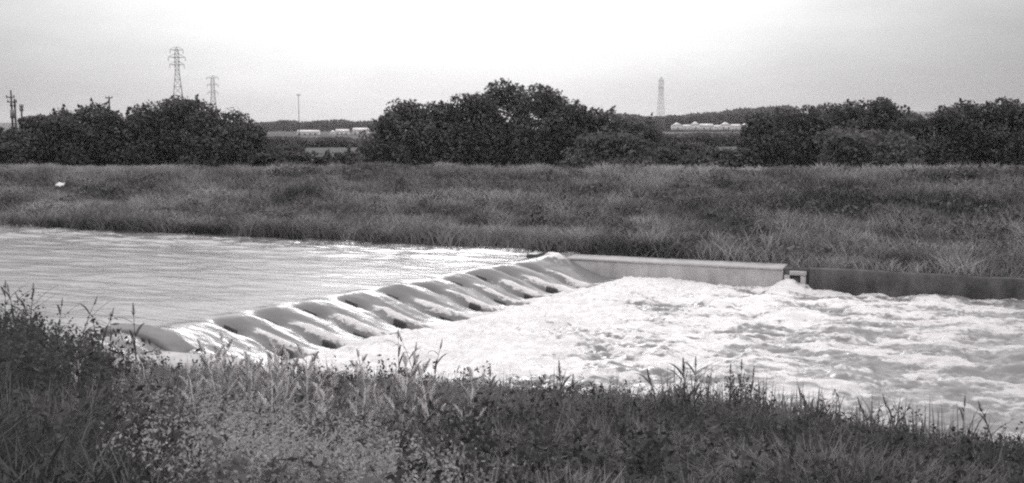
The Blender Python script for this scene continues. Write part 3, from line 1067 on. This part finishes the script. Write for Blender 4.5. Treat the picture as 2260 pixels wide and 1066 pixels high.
for name, n, a, b, wid, seg, lab in (
        ('near_grass', 85000, 4.5, 13.0, 0.015, 3, 'long grass in the foreground below the camera'),
        ('riverside_grass', 105000, 11.0, 25.0, 0.017, 3, 'tall grass along the near edge of the river')):
    u, v, x, y = near_points(n, a, b)
    z = ground_z(u, v)
    clump = fbm(x * 0.9, y * 0.9, 4, 0.55)
    patch = fbm(x * 0.35 + 11, y * 0.5, 3)
    hh = 0.14 + 0.85 * np.clip(clump - 0.28, 0, 1) + 0.20 * rng.random(len(u)) + 0.75 * smooth(-2.2, -0.5, v - v_near(u)) * np.clip(fbm(x * 1.6, y * 0.6 + 9, 3) - 0.36, 0, 1) * (0.5 + rng.random(len(u)))
    tone = np.clip(plant_vignette_tone(x, y) + 0.75 * (patch - 0.5) + 0.25 * (clump - 0.5) + 0.50 * (rng.random(len(u)) - 0.5), 0, 1)
    me = blade_mesh(name, np.stack([x, y, z - 0.02], -1), hh, wid * (0.6 + 0.9 * rng.random(len(u))), 0.15 + 1.15 * rng.random(len(u)) ** 1.2, tone, seg)
    tag(obj(name, me, M['grass']), lab, 'grass', None, 'stuff')

# broad-leaved weeds: dark thicket at left and at the right corner, partly standing in for lens falloff, scattered elsewhere
Ps, Ns, Ts = [], [], []


STEMS = []


def weed_mound(x0, y0, r, hgt, tn_, k):
    u_, v_ = to_uv(x0, y0)
    g_ = float(ground_z(u_, v_))
    for _ in range(max(4, int(k / 16))):
        sx_, sy_ = x0 + random.gauss(0, r * 0.5), y0 + random.gauss(0, r * 0.5)
        hs = hgt * random.uniform(0.55, 1.1)
        m_ = 28
        tt = rng.random(m_)
        a_ = rng.random(m_) * 6.28
        rad = 0.02 + 0.11 * (1 - tt)
        STEMS.append((sx_, sy_, g_ - 0.05, hs))
        Ps.append(np.stack([sx_ + np.cos(a_) * rad, sy_ + np.sin(a_) * rad, g_ + 0.05 + tt * hs], -1))
        Ns.append(np.stack([np.cos(a_) * 0.5, np.sin(a_) * 0.5, np.full(m_, 0.8)], -1))
        Ts.append(np.clip(tn_ + 0.3 * (rng.random(m_) - 0.5), 0, 1))


for _ in range(130):
    y0 = random.uniform(9, 25)
    px_ = random.uniform(-320, 250 - 5 * (y0 - 9))
    x0 = (px_ - CX) / FPX * y0
    u_, v_ = to_uv(x0, y0)
    if v_ < v_near(u_) - 0.3:
        weed_mound(x0, y0, 0.5, random.uniform(0.6, 1.05), random.uniform(0.12, 0.40), 190)
for _ in range(90):
    y0 = random.uniform(17, 24.5)
    px_ = random.uniform(-150, 190)
    x0 = (px_ - CX) / FPX * y0
    u_, v_ = to_uv(x0, y0)
    if v_ < v_near(u_) - 0.2:
        weed_mound(x0, y0, 0.45, random.uniform(1.05, 1.6) * (1.0 if px_ < 100 else 0.62), random.uniform(0.02, 0.25), 170)
for _ in range(60):
    y0 = random.uniform(6, 13)
    px_ = random.uniform(1950, 2600)
    x0 = (px_ - CX) / FPX * y0
    u_, v_ = to_uv(x0, y0)
    if v_ < v_near(u_) - 0.3:
        weed_mound(x0, y0, 0.4, random.uniform(0.3, 0.55), random.uniform(0.05, 0.25), 150)
for _ in range(640):
    y0 = 4.6 + 18 * random.random()
    px_ = random.uniform(60, 2300)
    x0 = (px_ - CX) / FPX * y0
    u_, v_ = to_uv(x0, y0)
    if v_ < v_near(u_) - 0.3:
        near_edge = v_ > v_near(u_) - 2.2
        weed_mound(x0, y0, 0.35, random.uniform(0.4, 0.95) if near_edge else random.uniform(0.25, 0.65), (random.uniform(0.4, 0.8) if 450 < px_ < 820 and y0 < 11.5 and random.random() < 0.35 else random.uniform(0.03, 0.32)), 110)
P, Nn, T = np.concatenate(Ps), np.concatenate(Ns), np.concatenate(Ts)
Vv, f, tn = leaf_cloud(P, Nn, 0.026 * (0.6 + 0.9 * rng.random(len(P))), T, 2.2)
tag(obj('bank_weeds', mesh_from('bank_weeds', Vv, [f], {'tone': tn}), M['weed']), 'broad leaved weeds growing through the grass of the near bank', 'weeds', None, 'stuff')


# ragged fringe of tall upright grass along the water
n = 5200
fu = rng.uniform(-27, 12, n)
fv = v_near(fu) - 1.9 * rng.random(n) ** 1.5 + 0.15
fx_, fy_ = to_xy(fu, fv)
dens = fbm(fu * 0.7, fu * 0 + 2.0, 4, 0.6)
ok = rng.random(n) < smooth(0.30, 0.62, dens)
fu, fv, fx_, fy_, dens = fu[ok], fv[ok], fx_[ok], fy_[ok], dens[ok]
fh = (0.35 + 0.75 * rng.random(len(fu)) ** 1.6) * (0.55 + 0.9 * dens)
me = blade_mesh('riverside_fringe', np.stack([fx_, fy_, ground_z(fu, fv) - 0.02], -1), fh, 0.022 + 0.016 * rng.random(len(fu)), 0.05 + 0.45 * rng.random(len(fu)) ** 2, np.clip(0.16 + 0.3 * rng.random(len(fu)), 0, 1), 3)
tag(obj('riverside_fringe', me, M['grass']), 'ragged fringe of upright grass blades against the water', 'grass', None, 'stuff')

S_ = np.array(STEMS)
me = blade_mesh('bank_weed_stems', S_[:, :3], S_[:, 3] + 0.08, np.full(len(S_), 0.012), np.full(len(S_), 0.06), np.full(len(S_), 0.3), 2)
tag(obj('bank_weed_stems', me, M['weed']), 'upright stems of the broad leaved weeds on the near bank', 'weeds', None, 'stuff')


def leaf_blade(length, width, droop, up=0.8):
    """arched strap leaf growing from the origin along +x"""
    Vs, Fs = [], []
    k = 6
    for i in range(k + 1):
        t = i / k
        x_ = length * t * (1 - 0.15 * droop)
        z_ = length * (up * t - droop * t * t)
        w_ = width * 0.5 * (0.5 + 2 * t) * (1 - t) * 1.3 + 0.001
        Vs += [(x_, -w_, z_ + w_ * 0.4), (x_, 0, z_), (x_, w_, z_ + w_ * 0.4)]
    for i in range(k):
        for j in range(2):
            b = i * 3 + j
            Fs.append([b, b + 3, b + 4, b + 1])
    return mesh_from('leaf', Vs, [np.array(Fs)], {'tone': np.full(len(Vs), 0.25)})


LEAVES = [leaf_blade(0.42, 0.035, 0.5), leaf_blade(0.34, 0.030, 0.8, 1.0), leaf_blade(0.5, 0.032, 0.35, 1.1)]
for l in LEAVES:
    l.materials.append(M['weed'])


def reed(px, top, base, label, lean=0.0, head=True, nleaf=6, thick=0.010):
    """single tall stalk: stands where the line of its foot meets the bank"""
    for k in range(400):
        D = 5 + k * 0.06
        q = at(px, base, D)
        u_, v_ = to_uv(q.x, q.y)
        if ground_z(u_, v_) >= q.z - 0.25 or v_ > v_near(u_) - 0.1:
            break
    gz = float(ground_z(u_, v_))
    h = at(px, top, D).z - gz
    h = min(max(h, 0.4), 2.0)
    root = thing('tall_reed', (q.x, q.y, gz - 0.03), label, 'reed', 'tall stalks standing out against the water')
    pts = [(lean * h * (t ** 1.6), 0.03 * math.sin(t * 3), h * t) for t in (0, .25, .5, .75, 1)]
    MB().tube(pts, [thick, thick * .95, thick * .8, thick * .6, thick * .35], 6).build('stem', M['stalk'], root, True)
    for i in range(nleaf):
        t = 0.25 + 0.6 * i / max(nleaf - 1, 1)
        lf = obj('leaf', LEAVES[i % 3], None, root)
        lf.location = (lean * h * t ** 1.6, 0.03 * math.sin(t * 3), h * t)
        lf.rotation_euler = (0, 0, i * 2.4 + random.random())
        s = 0.6 + 0.4 * h
        lf.scale = (s, s, s)
    if head:
        hb = MB()
        n_ = 40
        Vs, Fs = [], []
        for i in range(n_):
            t = i / n_
            c = Vector((pts[-1][0], pts[-1][1], pts[-1][2])) + Vector((lean * 0.2 * t, 0, 0.20 * t - 0.06))
            a = i * 2.4
            ln = 0.05 * (1.15 - t)
            d = Vector((math.cos(a), math.sin(a), 1.1)) * ln
            s_ = Vector((-math.sin(a), math.cos(a), 0)) * 0.007
            b = len(Vs)
            Vs += [tuple(c - s_), tuple(c + s_), tuple(c + d)]
            Fs.append([b, b + 1, b + 2])
        obj('seed_head', mesh_from('seed_head', Vs, [np.array(Fs)]), M['stalk'], root)
    return root


reeds = [
    (10, 628, 760, 'dark stalk at the very left edge, tallest against the upstream water', 0.05),
    (40, 636, 760, 'dark stalk second from the left edge against the upstream water', -0.1),
    (62, 634, 765, 'dark stalk third from the left edge against the upstream water', 0.1),
    (104, 655, 780, 'thick dark stalk leaning left above the left thicket', -0.35),
    (122, 668, 790, 'dark bushy stalk just right of the thick leaning one at left', 0.12),
    (160, 664, 790, 'dark stalk leaning right at the right shoulder of the left thicket', 0.3),
    (208, 690, 800, 'slender stalk leaning right, on the falling edge of the left thicket', 0.25),
    (240, 700, 810, 'thin upright stalk left of the weir abutment', 0.05),
    (300, 684, 840, 'tall thin upright stalk in front of the weir abutment', 0.0),
    (522, 770, 850, 'dark stalk leaning left below the first chute of the weir', -0.2),
    (880, 738, 850, 'tall upright stalk left of the bent one, in front of the white water', 0.0),
    (905, 766, 860, 'short stalk between two tall ones in front of the white water', 0.1),
    (925, 745, 860, 'tall stalk bending left in front of the white water below the weir', -0.25),
    (952, 760, 870, 'stalk just right of the tall bent one in front of the white water', 0.15),
    (1082, 820, 890, 'upright dark stalk in the bottom middle, alone left of a pair', 0.0),
    (1242, 815, 910, 'left stalk of a thin pair in front of the boiling water', -0.05),
    (1260, 845, 915, 'right stalk of a thin pair in front of the boiling water', 0.03),
    (1460, 830, 920, 'leftmost stalk of the dark reed clump right of the middle', -0.2),
    (1492, 815, 920, 'second stalk of the dark reed clump right of the middle', 0.1),
    (1515, 806, 925, 'third stalk of the dark reed clump right of the middle', -0.05),
    (1533, 800, 925, 'tallest stalk at the right side of the dark reed clump', 0.0),
    (1610, 815, 925, 'pale thin stalk between the reed clump and the tall lone stalk', 0.0),
    (1634, 806, 930, 'tall lone upright stalk right of the dark reed clump', 0.0),
    (1653, 822, 930, 'thin stalk just right of the tall lone stalk', 0.05),
    (1785, 885, 960, 'small curly stalk in front of a pale patch of water at right', -0.1),
    (1815, 868, 960, 'thick stalk with its top bent left, right of the curly one', -0.35),
    (1932, 890, 970, 'short stalk leaning left near the right side of the river edge', -0.3),
    (1990, 884, 975, 'arched stalk with drooping top near the right side', -0.3),
    (2125, 886, 985, 'upright stalk second from the right edge', 0.0),
    (2203, 898, 1000, 'thick stalk leaning left nearest the right edge', -0.3),
]
for (px, top, base, lab, lean) in reeds:
    reed(px, top, base, lab, lean, True, 7 if px < 200 or 1440 < px < 1550 else 5, 0.013 if 'thick' in lab or px < 170 else 0.010)


# thick upright clumps of grass along the water edge
def grass_clump(px, py, D, h, r, k, label):
    q = at(px, py, D)
    u_, v_ = to_uv(q.x, q.y)
    v_ = min(v_, float(v_near(u_)) - 0.15)
    x_, y_ = to_xy(u_, v_)
    gz = float(ground_z(u_, v_))
    P_ = np.stack([rng.normal(size=k) * r * 0.5, rng.normal(size=k) * r * 0.4, np.zeros(k)], -1)
    fall = np.exp(-(P_[:, 0] ** 2 + P_[:, 1] ** 2) / r ** 2)
    me = blade_mesh('grass_clump', P_, h * (0.4 + 0.6 * fall) * (0.6 + 0.45 * rng.random(k)), 0.02 + 0.014 * rng.random(k), 0.05 + 0.5 * rng.random(k) ** 1.5, np.clip(0.05 + 0.22 * rng.random(k), 0, 1), 3)
    o = obj('grass_clump', me, M['grass'], None, (x_, y_, gz - 0.05))
    return tag(o, label, 'grass clump', 'dark grass clumps along the near water edge')


for args in ((520, 815, 22.5, 0.55, 0.4, 90, 'small dark grass clump below the first chutes of the weir'),
             (915, 815, 22.5, 0.75, 0.45, 130, 'dark grass clump around the tall bent stalks, left of the middle'),
             (1090, 840, 22, 0.6, 0.35, 90, 'dark grass clump in the middle of the near water edge'),
             (1500, 885, 21, 0.85, 0.55, 190, 'thick dark grass clump standing highest right of the middle'),
             (1640, 890, 21, 0.7, 0.4, 110, 'dark grass clump around the tall lone stalk'),
             (1815, 930, 20, 0.75, 0.4, 120, 'dark grass clump around the stalk with the bent top, at right'),
             (1930, 950, 19.5, 0.6, 0.4, 100, 'dark grass clump between the two leaning stalks near the right'),
             (2120, 975, 19, 0.6, 0.45, 110, 'dark grass clump near the right edge of the near bank')):
    grass_clump(*args)


# pale branching weeds in the middle foreground
def pale_weed(px, py, D, h):
    q = at(px, py, D)
    u_, v_ = to_uv(q.x, q.y)
    gz = float(ground_z(u_, v_))
    root = thing('pale_weed', (q.x, q.y, gz - 0.02), 'pale dry branching weed with light seed clusters in the middle foreground', 'weed', 'pale dry weeds in the middle foreground')
    lx, ly = random.uniform(-0.15, 0.15), random.uniform(-0.1, 0.1)
    MB().tube([(0, 0, 0), (lx * 0.4, ly * 0.4, h * 0.5), (lx, ly, h)], [0.009, 0.008, 0.005], 5).build('stem', M['pale_stalk'], root, True)
    for i in range(7):
        t = 0.45 + 0.55 * i / 6
        a = i * 2.4 + random.random()
        L = h * (0.38 - 0.22 * (t - 0.45))
        p0 = Vector((lx * t ** 1.5, ly * t ** 1.5, h * t))
        p1 = p0 + Vector((math.cos(a) * L * 0.5, math.sin(a) * L * 0.5, L * 0.75))
        br = MB().tube([p0, (p0 + p1) / 2 + Vector((math.cos(a), math.sin(a), -0.3)) * 0.02, p1], [0.006, 0.005, 0.003], 4).build('branch', M['pale_stalk'], root, True)
        Vs, Fs = [], []
        dv = (p1 - p0).normalized()
        for j in range(60):
            t2 = j / 60
            c = p0 + (p1 - p0) * (0.45 + 0.62 * t2)
            w = j * 2.4 + random.random()
            out = (Vector((math.cos(w), math.sin(w), 0.2)) + dv * 1.4).normalized() * (0.06 * (1.25 - t2)) * random.uniform(0.6, 1.2)
            sd = out.cross(Vector((0.2, 0.3, 1))).normalized() * 0.009
            b = len(Vs)
            Vs += [tuple(c - sd), tuple(c + sd), tuple(c + out)]
            Fs.append([b, b + 1, b + 2])
        sc = obj('seed_plume', mesh_from('seed_plume', Vs, [np.array(Fs)]), M['pale_weed'], br)
        sc['kind'] = 'stuff'


spots = [(470, 925, 12.5), (500, 945, 11.5), (520, 915, 12.5), (545, 935, 11.5), (600, 905, 13), (612, 930, 12), (640, 950, 11), (690, 930, 12), (715, 950, 11),
         (740, 930, 12), (775, 895, 13.5), (500, 1000, 9.5), (560, 1000, 9.5), (620, 1000, 9.5), (680, 1000, 9.8), (740, 1010, 9.2), (850, 985, 10), (900, 985, 10),
         (440, 1020, 9), (600, 1040, 8.4), (700, 1050, 8.2), (790, 1040, 8.5), (880, 1040, 8.5), (960, 1030, 8.8), (1030, 1030, 8.8), (270, 920, 12.5), (180, 960, 11), (330, 970, 10.5)]
for (px, py, D) in spots:
    pale_weed(px, py, D, random.uniform(0.5, 0.85))

# pale dry seed heads among the middle foreground grass
n = 3500
y = 5.0 + 6 * rng.random(n) ** 1.1
px_ = 640 + 190 * rng.normal(size=n)
x = (px_ - CX) / FPX * y
u, v = to_uv(x, y)
ok = (v < v_near(u) - 1.5) & (fbm(x * 0.8 + 4, y * 0.8, 3) > 0.5)
x, y, u, v = x[ok], y[ok], u[ok], v[ok]
b0 = np.stack([x, y, ground_z(u, v) + 0.22 + 0.35 * rng.random(len(x))], -1)
P = np.repeat(b0, 7, 0) + rng.normal(size=(len(b0) * 7, 3)) * np.array([0.018, 0.018, 0.05])
Vv, f, tn = leaf_cloud(P, np.tile(np.array([0, -0.5, 0.6]), (len(P), 1)), 0.011 * (0.6 + 0.9 * rng.random(len(P))), np.clip(0.5 + 0.4 * rng.random(len(P)), 0, 1), 2.2)
tag(obj('seed_heads', mesh_from('seed_heads', Vv, [f], {'tone': tn}), M['grass']), 'pale seed heads scattered in the middle foreground grass', 'seed heads', None, 'stuff')

# ------------------------------------------------------------------ haze in the air over the plain
hb = MB().box(-6500, 6500, -6500, 6500, -4.0, 68.0)
haze = hb.build('haze', None)
hm = bpy.data.materials.new('haze')
hm.use_nodes = True
ht = hm.node_tree
ht.nodes.clear()
pv = N(ht, 'ShaderNodeVolumePrincipled')
pv.inputs['Color'].default_value = grey(0.95)
pv.inputs['Density'].default_value = 0.00014
pv.inputs['Anisotropy'].default_value = 0.55
ho = N(ht, 'ShaderNodeOutputMaterial')
ht.links.new(pv.outputs[0], ho.inputs['Volume'])
haze.data.materials.append(hm)
tag(haze, kind='stuff')
